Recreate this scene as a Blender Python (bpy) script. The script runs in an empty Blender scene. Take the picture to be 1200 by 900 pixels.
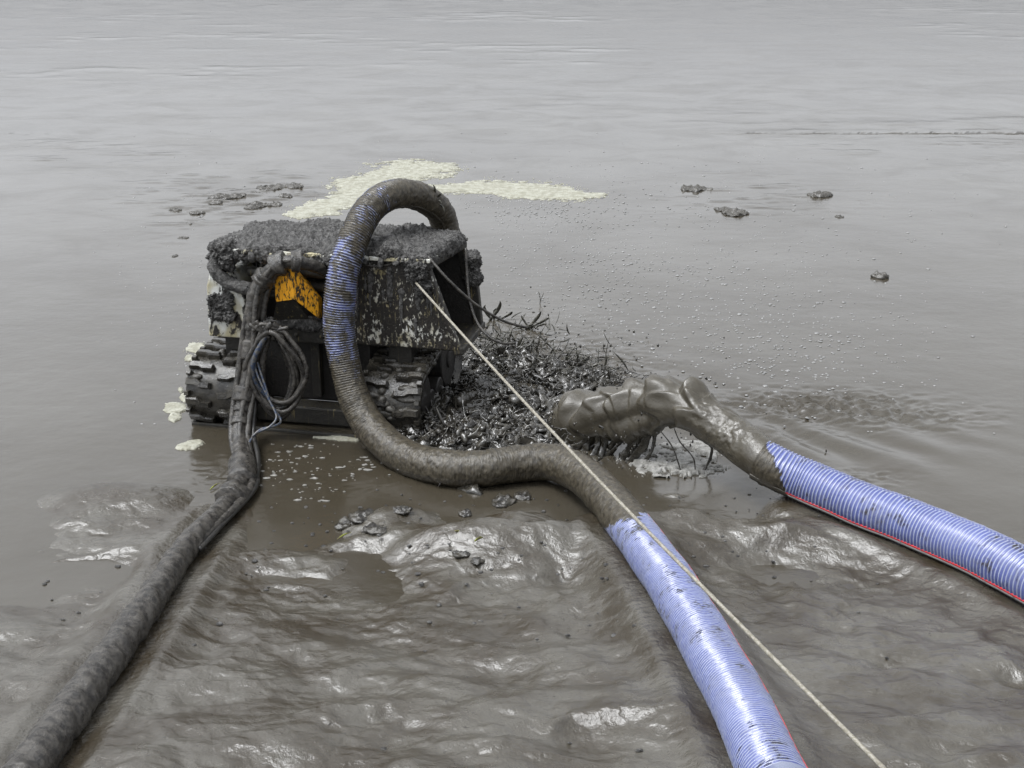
import bpy, bmesh, math, random
import numpy as np
from mathutils import Vector, Matrix

# ------------------------------------------------------------------ camera, sky, sun, exposure
scene = bpy.context.scene
C = scene.collection
F_PX, HORIZON, CAM_H = 1500.0, -90.0, 4.0          # in pixels of the 1200x900 photograph; metres
PITCH = math.atan((450.0 - HORIZON) / F_PX)
cd = bpy.data.cameras.new('camera'); cam = bpy.data.objects.new('camera', cd); C.objects.link(cam)
cam.location = (0, 0, CAM_H); cam.rotation_euler = (math.pi / 2 - PITCH, 0, 0)
cd.sensor_width = 36.0; cd.lens = 36.0 * F_PX / 1200.0; cd.clip_start = 0.05; cd.clip_end = 3000
scene.camera = cam

SUN_EL, SUN_AZ = math.radians(66), math.radians(-105)
w = bpy.data.worlds.new('World'); scene.world = w; w.use_nodes = True
nt = w.node_tree; nt.nodes.clear()
sky = nt.nodes.new('ShaderNodeTexSky'); sky.sky_type = 'NISHITA'; sky.sun_disc = False
sky.sun_elevation = SUN_EL; sky.sun_rotation = SUN_AZ
sky.air_density = 1.0; sky.dust_density = 5.0; sky.ozone_density = 1.0
hs = nt.nodes.new('ShaderNodeHueSaturation'); hs.inputs['Saturation'].default_value = 0.0
bg = nt.nodes.new('ShaderNodeBackground'); bg.inputs['Strength'].default_value = 0.12
wo = nt.nodes.new('ShaderNodeOutputWorld')
tint = nt.nodes.new('ShaderNodeMix'); tint.data_type = 'RGBA'; tint.blend_type = 'MULTIPLY'; tint.inputs[0].default_value = 1.0
tint.inputs[7].default_value = (.955, .985, 1.035, 1)          # overcast grey, faintly cool
nt.links.new(sky.outputs[0], hs.inputs['Color']); nt.links.new(hs.outputs[0], tint.inputs[6]); nt.links.new(tint.outputs[2], bg.inputs['Color'])
nt.links.new(bg.outputs[0], wo.inputs['Surface'])
sl = bpy.data.lights.new('sun', 'SUN'); sl.energy = 0.8; sl.angle = math.radians(22); sl.color = (1, .98, .95)
so = bpy.data.objects.new('sun', sl); C.objects.link(so)
sdir = Vector((math.sin(SUN_AZ) * math.cos(SUN_EL), math.cos(SUN_AZ) * math.cos(SUN_EL), math.sin(SUN_EL)))
so.rotation_euler = sdir.to_track_quat('Z', 'Y').to_euler(); so.location = (-6, 4, 12)
scene.view_settings.view_transform = 'Standard'; scene.view_settings.look = 'None'
scene.view_settings.gamma = 1.0; scene.view_settings.use_curve_mapping = False
scene.view_settings.exposure = 1.52

# ------------------------------------------------------------------ helpers
rng = np.random.default_rng(7); random.seed(7)
cp, sp = math.cos(PITCH), math.sin(PITCH)
def ray(px, py):
    a, b = (px - 600.0) / F_PX, -(py - 450.0) / F_PX
    return np.array([a, cp + b * sp, -sp + b * cp])
def at(px, py, Y):                                   # point on the pixel's ray at distance Y ahead
    d = ray(px, py); t = Y / d[1]
    return np.array([d[0] * t, Y, CAM_H + d[2] * t])
def gp(px, py, z=0.0):                               # point on the pixel's ray at height z
    d = ray(px, py); t = (z - CAM_H) / d[2]
    return np.array([d[0] * t, d[1] * t, z])

def _h(ix, iy, iz, seed):
    n = (ix * 374761393 + iy * 668265263 + iz * 2147483647 + seed * 1274126177) & 0xFFFFFFFF
    n = ((n ^ (n >> 13)) * 1274126177) & 0xFFFFFFFF
    n = ((n ^ (n >> 16)) * 2246822519) & 0xFFFFFFFF
    return ((n ^ (n >> 15)) & 0xFFFFFF) / float(0xFFFFFF)
def vnoise(p, seed=0):
    p = np.asarray(p, float); i = np.floor(p).astype(np.int64); f = p - i; f = f * f * f * (f * (f * 6 - 15) + 10)
    r = 0
    for dx in (0, 1):
        wx = f[:, 0] if dx else 1 - f[:, 0]
        for dy in (0, 1):
            wy = f[:, 1] if dy else 1 - f[:, 1]
            for dz in (0, 1):
                wz = f[:, 2] if dz else 1 - f[:, 2]
                r = r + wx * wy * wz * _h(i[:, 0] + dx, i[:, 1] + dy, i[:, 2] + dz, seed)
    return r * 2 - 1
def fbm(p, seed=0, octv=4, gain=.5):
    p = np.asarray(p, float); a, r, t = 1.0, 0, 0
    for o in range(octv):
        r = r + a * vnoise(p + 17.3 * o, seed + o); t += a; a *= gain; p = p * 2.03
    return r / t
def sstep(a, b, x):
    t = np.clip((x - a) / (b - a), 0, 1); return t * t * (3 - 2 * t)

ROB = None
class Frame:                                         # turns world points into a parent's local points
    def __init__(s, loc, rz): s.loc = np.array(loc, float); s.c, s.s = math.cos(rz), math.sin(rz); s.rz = rz
    def inv(s, p):
        d = np.asarray(p, float) - s.loc; d = np.atleast_2d(d)
        return np.stack([d[:, 0] * s.c + d[:, 1] * s.s, -d[:, 0] * s.s + d[:, 1] * s.c, d[:, 2]], 1)
    def fwd(s, p):
        p = np.atleast_2d(np.asarray(p, float))
        return np.stack([p[:, 0] * s.c - p[:, 1] * s.s, p[:, 0] * s.s + p[:, 1] * s.c, p[:, 2]], 1) + s.loc

def mesh(name, V, Fc, mat=None, parent=None, smooth=True, uv=None, attr=None, frame=None):
    V = np.asarray(V, float)
    if frame is not None: V = frame.inv(V)
    me = bpy.data.meshes.new(name); me.from_pydata(V.tolist(), [], [tuple(int(i) for i in f) for f in Fc] if not isinstance(Fc, list) else Fc)
    me.update()
    if smooth: me.polygons.foreach_set('use_smooth', np.ones(len(me.polygons), bool))
    if uv is not None:
        l = me.uv_layers.new(name='UVMap'); li = np.empty(len(me.loops), np.int32); me.loops.foreach_get('vertex_index', li)
        l.data.foreach_set('uv', np.asarray(uv, np.float32)[li].ravel())
    if attr:
        for k, a in attr.items():
            t = me.attributes.new(k, 'FLOAT', 'POINT'); t.data.foreach_set('value', np.asarray(a, np.float32))
    o = bpy.data.objects.new(name, me); C.objects.link(o)
    if mat: me.materials.append(mat)
    if parent: o.parent = parent
    return o
def tag(o, label=None, cat=None, group=None, kind=None):
    if label: o['label'] = label
    if cat: o['category'] = cat
    if group: o['group'] = group
    if kind: o['kind'] = kind
    return o
def empty(name, loc, rz=0.0):
    o = bpy.data.objects.new(name, None); C.objects.link(o); o.location = loc; o.rotation_euler = (0, 0, rz)
    o.empty_display_size = .1; return o
def spline(P, n):                                    # Catmull-Rom, roughly even in length
    P = np.asarray(P, float); Q = np.vstack([2 * P[0] - P[1], P, 2 * P[-1] - P[-2]]); out = []
    for i in range(1, len(Q) - 2):
        t = np.linspace(0, 1, 24, endpoint=False)[:, None]; a, b, c, d = Q[i - 1], Q[i], Q[i + 1], Q[i + 2]
        out.append(.5 * (2 * b + (c - a) * t + (2 * a - 5 * b + 4 * c - d) * t ** 2 + (3 * b - a - 3 * c + d) * t ** 3))
    out = np.vstack(out + [P[-1:]])
    s = np.concatenate([[0], np.cumsum(np.linalg.norm(np.diff(out[:, :3], axis=0), axis=1))])
    u = np.linspace(0, s[-1], n)
    return np.stack([np.interp(u, s, out[:, k]) for k in range(out.shape[1])], 1), u
def frames(P):
    T = np.gradient(P, axis=0); T /= np.linalg.norm(T, axis=1)[:, None] + 1e-12
    up = np.array([0, 0, 1.0]) if abs(T[0, 2]) < .9 else np.array([0, 1.0, 0])
    n = up - T[0] * up.dot(T[0]); n /= np.linalg.norm(n); Ns = [n]
    for i in range(1, len(P)):
        n = Ns[-1] - T[i] * Ns[-1].dot(T[i]); n /= np.linalg.norm(n); Ns.append(n)
    N = np.array(Ns); return T, N, np.cross(T, N)
def tube_geo(P, R, seg=12, S=None, mod=None, caps=True):
    """P (n,3) centre line, R radius array or number; mod(theta, s) -> extra radius"""
    n = len(P); T, N, B = frames(P); th = np.linspace(0, 2 * math.pi, seg, endpoint=False)
    R = np.broadcast_to(np.asarray(R, float), (n,))
    if S is None: S = np.concatenate([[0], np.cumsum(np.linalg.norm(np.diff(P, axis=0), axis=1))])
    TH, SS = np.meshgrid(th, S); RR = np.repeat(R[:, None], seg, 1)
    if mod is not None: RR = RR + mod(TH, SS)
    D = np.cos(TH)[..., None] * N[:, None] + np.sin(TH)[..., None] * B[:, None]
    V = (P[:, None] + RR[..., None] * D).reshape(-1, 3)
    i = np.arange(n - 1)[:, None] * seg; j = np.arange(seg)[None]; k = (j + 1) % seg
    Fq = np.stack([i + j, i + k, i + seg + k, i + seg + j], -1).reshape(-1, 4)[:, ::-1].tolist()
    if caps: Fq += [list(range(seg)), list(range((n - 1) * seg, n * seg))[::-1]]
    return V, Fq, TH.ravel(), SS.ravel()
def tube(name, P, R, mat, parent=None, seg=10, n=None, frame=None, rough=0.0, rf=30, seed=1, sag=True):
    if n: P, _ = spline(P, n)
    V, Fq, TH, S = tube_geo(P, R, seg)
    if rough:
        c = np.repeat(P, seg, 0); d = V - c; V = c + d * (1 + rough * fbm(V * rf, seed, 3))[:, None]
    return mesh(name, V, Fq, mat, parent, True, frame=frame)
_sph = {}
def sphere_dirs(nu, nv):
    if (nu, nv) in _sph: return _sph[(nu, nv)]
    bm = bmesh.new(); bmesh.ops.create_uvsphere(bm, u_segments=nu, v_segments=nv, radius=1)
    V = np.array([v.co[:] for v in bm.verts]); Fq = [[v.index for v in f.verts] for f in bm.faces]; bm.free()
    _sph[(nu, nv)] = (V, Fq); return V, Fq
def lump_geo(size, seed=0, amp=.2, freq=3.0, nu=32, nv=20, box=1.0, octv=4, gain=.55):
    """noisy (super)ellipsoid of half sizes `size`; box<1 squarer"""
    D, Fq = sphere_dirs(nu, nv); S = np.array(size, float)
    U = np.sign(D) * np.abs(D) ** box; U = U / np.max(np.abs(U), axis=1)[:, None] * (1 if box < .5 else np.max(np.abs(D), axis=1)[:, None]) if box < .5 else U
    V = U * S
    k = amp * fbm(V * freq + seed * 3.7, seed, octv, gain)
    nrm = D / S; nrm /= np.linalg.norm(nrm, axis=1)[:, None]
    return V + nrm * k[:, None], Fq
def rounded_slab(size, rad, nx, ny, nz):
    """box shell with dense faces and rounded edges, centred"""
    V, Fq = [], []; hx, hy, hz = size
    def face(o, u, v, nu, nv):
        b = len(V)
        for j in range(nv + 1):
            for i in range(nu + 1): V.append(o + u * (i / nu) + v * (j / nv))
        for j in range(nv):
            for i in range(nu): q = b + j * (nu + 1) + i; Fq.append([q, q + 1, q + nu + 2, q + nu + 1])
    A = np.array
    face(A([-hx, -hy, hz]), A([2 * hx, 0, 0]), A([0, 2 * hy, 0]), nx, ny)
    face(A([-hx, hy, -hz]), A([2 * hx, 0, 0]), A([0, -2 * hy, 0]), nx, ny)
    face(A([-hx, -hy, -hz]), A([2 * hx, 0, 0]), A([0, 0, 2 * hz]), nx, nz)
    face(A([hx, hy, -hz]), A([-2 * hx, 0, 0]), A([0, 0, 2 * hz]), nx, nz)
    face(A([hx, -hy, -hz]), A([0, 2 * hy, 0]), A([0, 0, 2 * hz]), ny, nz)
    face(A([-hx, hy, -hz]), A([0, -2 * hy, 0]), A([0, 0, 2 * hz]), ny, nz)
    V = np.array(V); key = np.round(V * 1e5).astype(np.int64); _, idx, inv = np.unique(key, axis=0, return_index=True, return_inverse=True)
    inv = inv.ravel(); V = V[idx]; Fq = [[int(inv[k]) for k in f] for f in Fq]
    q = np.clip(V, -np.array(size) + rad, np.array(size) - rad); d = V - q; L = np.linalg.norm(d, axis=1)[:, None] + 1e-9
    N = d / L; return q + N * np.minimum(L, rad), Fq, N
def remesh(name, geos, voxel, mat, parent=None, smooth_it=6, frame=None, disp=None):
    """union of closed shapes as one continuous skin"""
    V, Fq = join(geos)
    o = mesh(name, V, Fq); m = o.modifiers.new('r', 'REMESH'); m.mode = 'VOXEL'; m.voxel_size = voxel
    if smooth_it: s = o.modifiers.new('s', 'SMOOTH'); s.iterations = smooth_it; s.factor = .5
    dg = bpy.context.evaluated_depsgraph_get(); ev = o.evaluated_get(dg); me = bpy.data.meshes.new_from_object(ev)
    n = len(me.vertices); co = np.empty(n * 3, np.float32); me.vertices.foreach_get('co', co); co = co.reshape(-1, 3).astype(float)
    if disp is not None:
        no = np.empty(n * 3, np.float32); me.vertices.foreach_get('normal', no); co = disp(co, no.reshape(-1, 3).astype(float))
    Fq = [list(p.vertices) for p in me.polygons]
    old = o.data; bpy.data.objects.remove(o); bpy.data.meshes.remove(old); bpy.data.meshes.remove(me)
    return mesh(name, co, Fq, mat, parent, True, frame=frame)
def join(geos):
    V, Fq, b = [], [], 0
    for g in geos:
        V.append(np.asarray(g[0])); Fq += [[i + b for i in f] for f in g[1]]; b += len(g[0])
    return np.vstack(V), Fq
def box_geo(x0, x1, y0, y1, z0, z1):
    V = np.array([(x, y, z) for z in (z0, z1) for y in (y0, y1) for x in (x0, x1)], float)
    return V, [[0, 2, 3, 1], [4, 5, 7, 6], [0, 1, 5, 4], [2, 6, 7, 3], [1, 3, 7, 5], [0, 4, 6, 2]]
def prism_geo(poly, y0, y1):                         # polygon in (x,z), extruded along y
    n = len(poly); V = [(x, y0, z) for x, z in poly] + [(x, y1, z) for x, z in poly]
    return np.array(V, float), [list(range(n)), list(range(2 * n - 1, n - 1, -1))] + [[i, n + i, n + (i + 1) % n, (i + 1) % n] for i in range(n)]
def bevel(o, wd=.008, seg=2):
    m = o.modifiers.new('bevel', 'BEVEL'); m.width = wd; m.segments = seg; m.limit_method = 'ANGLE'; m.angle_limit = .6
    return o

# ------------------------------------------------------------------ materials
class NT:
    def __init__(s, name):
        s.m = bpy.data.materials.new(name); s.m.use_nodes = True; s.t = s.m.node_tree; s.t.nodes.clear()
        s.out = s.n('ShaderNodeOutputMaterial'); s.b = s.n('ShaderNodeBsdfPrincipled'); s.l(s.b.outputs[0], s.out.inputs[0])
        s.tc = s.n('ShaderNodeTexCoord'); s.obj = s.tc.outputs['Object']
    def n(s, t, **k):
        x = s.t.nodes.new(t)
        for a, v in k.items(): setattr(x, a, v)
        return x
    def l(s, a, b): s.t.links.new(a, b)
    def put(s, sock, v):
        if hasattr(v, 'is_linked') or hasattr(v, 'links'): s.l(v, sock)
        else: sock.default_value = v
    def mapping(s, scale, vec=None):
        m = s.n('ShaderNodeMapping'); m.inputs['Scale'].default_value = scale; s.l(vec or s.obj, m.inputs[0]); return m.outputs[0]
    def noise(s, scale, detail=4, rough=.55, vec=None, dist=0.0):
        x = s.n('ShaderNodeTexNoise'); x.inputs['Scale'].default_value = scale; x.inputs['Detail'].default_value = detail
        x.inputs['Roughness'].default_value = rough; x.inputs['Distortion'].default_value = dist; s.l(vec or s.obj, x.inputs['Vector']); return x.outputs['Fac']
    def voro(s, scale, vec=None, feature='F1'):
        x = s.n('ShaderNodeTexVoronoi', feature=feature); x.inputs['Scale'].default_value = scale; s.l(vec or s.obj, x.inputs['Vector']); return x.outputs['Distance']
    def ramp(s, fac, a, b):
        x = s.n('ShaderNodeMapRange', interpolation_type='SMOOTHSTEP'); s.put(x.inputs[0], fac); s.put(x.inputs[1], a); s.put(x.inputs[2], b); return x.outputs[0]
    def mix(s, fac, a, b):
        x = s.n('ShaderNodeMix', data_type='RGBA'); s.put(x.inputs[0], fac)
        for sock, v in ((x.inputs[6], a), (x.inputs[7], b)): s.put(sock, v if not isinstance(v, tuple) else (*v, 1.0)[:4])
        return x.outputs[2]
    def math(s, op, a, b=0.0):
        x = s.n('ShaderNodeMath', operation=op); s.put(x.inputs[0], a); s.put(x.inputs[1], b); return x.outputs[0]
    def attr(s, name): return s.n('ShaderNodeAttribute', attribute_name=name).outputs['Fac']
    def bump(s, h, strength=.5, dist=.01, prev=None):
        x = s.n('ShaderNodeBump'); x.inputs['Strength'].default_value = strength; x.inputs['Distance'].default_value = dist
        s.l(h, x.inputs['Height'])
        if prev: s.l(prev, x.inputs['Normal'])
        return x.outputs[0]
    def done(s, color, rough=.4, normal=None, ior=1.45, spec=.5, coat=0.0, sub=0.0):
        s.put(s.b.inputs['Base Color'], color if not isinstance(color, tuple) else (*color, 1.0)[:4]); s.put(s.b.inputs['Roughness'], rough)
        s.b.inputs['IOR'].default_value = ior; s.b.inputs['Specular IOR Level'].default_value = spec
        if coat: s.b.inputs['Coat Weight'].default_value = coat; s.b.inputs['Coat Roughness'].default_value = .12
        if normal: s.l(normal, s.b.inputs['Normal'])
        return s.m

def m_pond():
    t = NT('liquid_mud')
    col = t.mix(t.ramp(t.noise(.35, 4), .35, .7), (.030, .025, .017), (.046, .041, .032))
    n1 = t.noise(1, 3, vec=t.mapping((2.2, 3.4, 2))); n2 = t.noise(34, 4, .6)
    pit = t.noise(15, 2, .4); nb = t.bump(n1, .03, .05); nb = t.bump(n2, .16, .006, nb); nb = t.bump(pit, .14, .012, nb)
    rg = t.math('ADD', .10, t.math('MULTIPLY', t.ramp(t.noise(1, 6, .65, vec=t.mapping((.6, .8, 1)), dist=.8), .35, .7), .12))
    return t.done(col, rg, nb, ior=1.55)
def m_bank():
    t = NT('wet_silt')
    big = t.noise(2.2, 6, .6)
    col = t.mix(t.ramp(big, .35, .65), (.026, .020, .012), (.058, .053, .043))
    col = t.mix(t.ramp(t.noise(38, 3), .62, .72), col, (.030, .026, .02))
    st = t.noise(1, 6, .68, vec=t.mapping((20, 11, 20)), dist=1.6); fine = t.noise(95, 5, .7)
    wv = t.n('ShaderNodeTexWave', bands_direction='DIAGONAL'); wv.inputs['Scale'].default_value = 3.2; wv.inputs['Distortion'].default_value = 14; wv.inputs['Detail'].default_value = 5
    wv.inputs['Detail Scale'].default_value = 1.4; wv.inputs['Detail Roughness'].default_value = .62; t.l(t.obj, wv.inputs[0])
    nb = t.bump(st, .22, .016); nb = t.bump(wv.outputs['Fac'], .30, .012, nb); nb = t.bump(fine, .42, .005, nb)
    rg = t.math('ADD', .11, t.math('MULTIPLY', t.ramp(t.noise(5, 5), .3, .75), .20))
    return t.done(col, rg, nb, ior=1.6)
def m_mud(name, c0=(.032, .029, .024), c1=(.070, .065, .056), rough=(.35, .75), scale=22, bumpd=.012, ior=1.45, fine=90):
    t = NT(name); a = t.noise(scale, 6, .65); col = t.mix(t.ramp(a, .32, .68), c0, c1)
    nb = t.bump(t.noise(scale * 2.0, 6, .7), 1.0, bumpd); nb = t.bump(t.noise(fine * 2, 3), .4, bumpd * .3, nb)
    rg = t.math('ADD', rough[0], t.math('MULTIPLY', t.ramp(t.noise(scale * .4, 4), .35, .65), rough[1] - rough[0]))
    return t.done(col, rg, nb, ior=ior)
def m_paint(name, paint, under=(.007, .0055, .004), cover=.56, stain=(.30, .24, .10), stain_amt=.6, scale=(30, 30, 10), soft=.03, rough=.35):
    """old paint showing in streaks and flecks through splashed mud"""
    t = NT(name); v = t.mapping(scale)
    a = t.noise(1, 5, .65, vec=v, dist=.4); big = t.noise(3.2, 3)
    k = t.math('ADD', t.math('MULTIPLY', a, .72), t.math('MULTIPLY', big, .28))
    fl = t.ramp(k, cover - soft, cover + soft)
    mud = t.mix(t.ramp(t.noise(40, 5, .7), .35, .75), under, tuple(min(1, c * 2.4) for c in under))
    st = t.ramp(t.noise(1, 4, .6, vec=t.mapping((scale[0] * 1.7, scale[1] * 1.7, scale[2] * .35))), stain_amt - .05, stain_amt + .08)
    pc = t.mix(t.ramp(t.noise(5, 3), .35, .62), paint, stain)
    c = t.mix(st, mud, t.mix(.55, mud, stain)); c = t.mix(fl, c, pc)
    nb = t.bump(t.math('SUBTRACT', t.noise(55, 6, .72), t.math('MULTIPLY', fl, .35)), .8, .010)
    rg = t.math('ADD', rough, t.math('MULTIPLY', t.noise(18, 4), .3))
    return t.done(c, rg, nb)
def m_hose(name, pitch):
    t = NT(name); uv = t.tc.outputs['UV']; sx = t.n('ShaderNodeSeparateXYZ'); t.l(uv, sx.inputs[0])
    ph = t.math('FRACT', t.math('ADD', t.math('DIVIDE', sx.outputs[1], pitch), sx.outputs[0]))
    tri = t.math('ABSOLUTE', t.math('SUBTRACT', ph, .5))
    rib = t.ramp(tri, .30, .40)
    blue = t.mix(t.ramp(t.noise(3, 3), .3, .7), (.054, .068, .19), (.078, .096, .235))
    c = t.mix(rib, blue, (.21, .23, .31))
    c = t.mix(t.math('MULTIPLY', t.ramp(t.noise(4.5, 5, .7), .45, .75), .5), c, (.10, .10, .11))
    mud = t.mix(t.ramp(t.noise(26, 6, .7), .3, .7), (.015, .012, .007), (.056, .047, .031))
    # mud sits in rings between the ribs and in splashes
    e = t.math('ADD', t.math('MULTIPLY', t.noise(9, 4, .65), .62), t.math('MULTIPLY', t.noise(1, 4, .7, vec=t.mapping((16, 150, 1), uv), dist=.4), .38))
    e = t.math('SUBTRACT', e, t.math('MULTIPLY', rib, .06))
    th = t.math('SUBTRACT', .86, t.math('MULTIPLY', t.attr('mud'), .72))
    k = t.math('SUBTRACT', e, th); fl = t.ramp(k, -.045, .055)
    c = t.mix(fl, c, mud)
    nb = t.bump(t.math('MULTIPLY', t.math('ADD', t.noise(1, 4, .7, vec=t.mapping((22, 130, 1), uv), dist=.3), fl), t.math('ADD', fl, .04)), .7, .008)
    rg = t.math('ADD', t.math('ADD', .20, t.math('MULTIPLY', t.noise(11, 5, .65), .16)), t.math('MULTIPLY', fl, t.math('MULTIPLY', t.noise(14, 3), .18)))
    return t.done(c, rg, nb, ior=1.5)
def m_plain(name, c, rough=.4, bumpd=.0, scale=60, c2=None, ior=1.45):
    t = NT(name); col = c if c2 is None else t.mix(t.ramp(t.noise(scale, 5, .65), .42, .58), c, c2)
    nb = t.bump(t.noise(scale * 1.6, 5, .65), .6, bumpd) if bumpd else None
    return t.done(col, rough, nb, ior=ior)
def m_strip(name, c):
    t = NT(name); e = t.math('ADD', t.math('MULTIPLY', t.noise(7, 4, .6), .5), t.math('MULTIPLY', t.noise(60, 5, .75), .5))
    k = t.ramp(t.math('SUBTRACT', e, t.math('SUBTRACT', .86, t.math('MULTIPLY', t.attr('mud'), .72))), -.02, .03)
    return t.done(t.mix(k, c, (.05, .045, .035)), .35, t.bump(t.noise(70, 4), .4, .004))
def m_foam():
    t = NT('scum_foam'); v = t.voro(38); a = t.noise(9, 5)
    col = t.mix(t.ramp(a, .35, .65), (.17, .165, .125), (.27, .268, .222)); col = t.mix(t.ramp(v, .55, .9), col, (.14, .135, .10))
    return t.done(col, .6, t.bump(v, .6, .008))

M = dict(pond=m_pond(), bank=m_bank(),
    crust=m_mud('mud_crust', (.008, .007, .006), (.112, .109, .104), (.24, .55), 30, .026, 1.5),
    clod=m_mud('wet_clod', (.026, .023, .018), (.062, .058, .050), (.14, .35), 16, .010, 1.5),
    jet=m_mud('slurry', (.036, .031, .022), (.054, .048, .036), (.22, .40), 7, .006, 1.5),
    splash=m_mud('splashed_mud', (.008, .007, .005), (.046, .042, .034), (.05, .20), 7, .006, 1.6),
    froth=m_mud('mud_froth', (.12, .117, .105), (.24, .235, .22), (.25, .5), 20, .01),
    cable=m_mud('muddy_cable', (.008, .007, .006), (.056, .051, .044), (.14, .40), 20, .008),
    white=m_paint('white_paint', (.50, .51, .49), cover=.475, scale=(13, 13, 7), stain=(.30, .27, .17), stain_amt=.66),
    panel=m_paint('front_paint', (.52, .52, .48), cover=.566, scale=(36, 36, 20), stain_amt=.64, stain=(.20, .17, .09)),
    steel=m_paint('black_steel', (.30, .27, .18), cover=.66, under=(.010, .009, .007), stain_amt=.64),
    inner=m_paint('hold_steel', (.16, .14, .09), cover=.72, under=(.007, .006, .005), stain_amt=.70),
    yellow=m_paint('yellow_paint', (.86, .41, .014), cover=.485, under=(.018, .015, .010), stain=(.80, .36, .012), scale=(48, 48, 16), stain_amt=.9),
    track=m_mud('track_rubber', (.008, .007, .006), (.040, .036, .028), (.08, .32), 11, .008, 1.5),
    hose=m_hose('ribbed_hose', .020), hose2=m_hose('ribbed_hose_wide', .030),
    red=m_strip('red_strip', (.42, .025, .03)),
    strip=m_strip('white_strip', (.42, .42, .42)), bubble=m_plain('bubble_skin', (.125, .124, .122), .18, 0, 20, (.17, .168, .165)),
    black=m_plain('black_rubber', (.010, .010, .010), .35, .004, 50, (.028, .026, .023)),
    rope=m_plain('pale_rope', (.24, .225, .19), .7, .006, 90, (.13, .118, .09)),
    blue=m_plain('blue_cable', (.020, .032, .06), .3, .004, 40, (.075, .072, .066)),
    reed=m_plain('muddy_reed', (.020, .019, .014), .35, .004, 24, (.060, .058, .045)),
    leaf=m_plain('green_blade', (.17, .19, .025), .45, .0, 20, (.10, .09, .03)),
    foam=m_foam())

# ------------------------------------------------------------------ the setting: pond and bank
def to_px(x, y, z=0):
    zz = z - CAM_H; d = y * cp - zz * sp; u = y * sp + zz * cp
    return 600 + F_PX * x / d, 450 - F_PX * u / d
BUMPS = [  # centre px, py ; half sizes across / along (m) ; height ; turn
    (455, 612, .42, .20, .17, .35), (500, 640, .45, .30, .13, -.2), (560, 585, .22, .09, .06, .1), (610, 612, .34, .22, .15, .1),
    (600, 650, .55, .30, .16, 0), (655, 640, .22, .2, .06, 0), (400, 640, .35, .10, .05, .2), (160, 580, .60, .30, .085, 0), (170, 640, .7, .4, .10, 0), (100, 590, .8, .5, .08, 0),
    (800, 582, .38, .13, .10, -.15), (800, 620, .50, .25, .17, .3), (900, 633, .55, .18, .12, .1), (1000, 640, .6, .22, .16, 0), (850, 560, .30, .06, .06, -.2),
    (1040, 578, .5, .2, .11, -.2), (1090, 640, .6, .3, .12, 0), (790, 650, .6, .3, .1, 0), (330, 660, .5, .2, .05, .1)]
# centre lines of the hoses and the umbilical
H1 = [at(524, 330, 11.05), at(523, 272, 10.98), at(508, 240, 10.82), at(472, 226, 10.52), at(437, 240, 10.22), at(413, 285, 9.95), at(400, 335, 9.82), at(397, 390, 9.76),
      at(408, 445, 9.68), at(430, 495, 9.52), gp(466, 530, .11), gp(515, 547, .12), gp(565, 549, .13), gp(610, 543, .14), gp(648, 543, .16), gp(685, 559, .20), gp(715, 587, .25), gp(741, 619, .29),
      gp(764, 652, .33), gp(820, 740, .42), gp(880, 850, .52), gp(915, 930, .58)]
H2 = [gp(893, 538, .36), gp(912, 549, .32), gp(945, 565, .26), gp(985, 582, .235), gp(1036, 601, .24), gp(1090, 622, .24), gp(1150, 648, .27), gp(1230, 690, .30), gp(1330, 745, .33), gp(1450, 820, .38), gp(1600, 930, .42)]
U = [at(392, 323, 10.12), at(368, 312, 10.0), at(346, 307, 9.93), at(323, 312, 9.93), at(304, 336, 9.95), at(296, 369, 9.93), at(293, 405, 9.88), at(290, 440, 9.80), at(284, 475, 9.70), at(280, 510, 9.52),
     gp(284, 540, .06), gp(282, 566, .06), gp(262, 594, .07), gp(236, 622, .09), gp(212, 650, .12), gp(165, 720, .25), gp(100, 810, .36), gp(20, 920, .45)]
def groove_paths():
    out = []
    for path, rad, y1, x0 in ((H1, .125, 7.95, -9), (H2, .150, 8.35, 1.95), (U, .085, 8.3, -9)):
        q, _ = spline(np.array(path), 160); q = q[(q[:, 1] < y1) & (q[:, 0] > x0)]; out.append((q, rad))
    return out
GROOVES = groove_paths()
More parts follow.
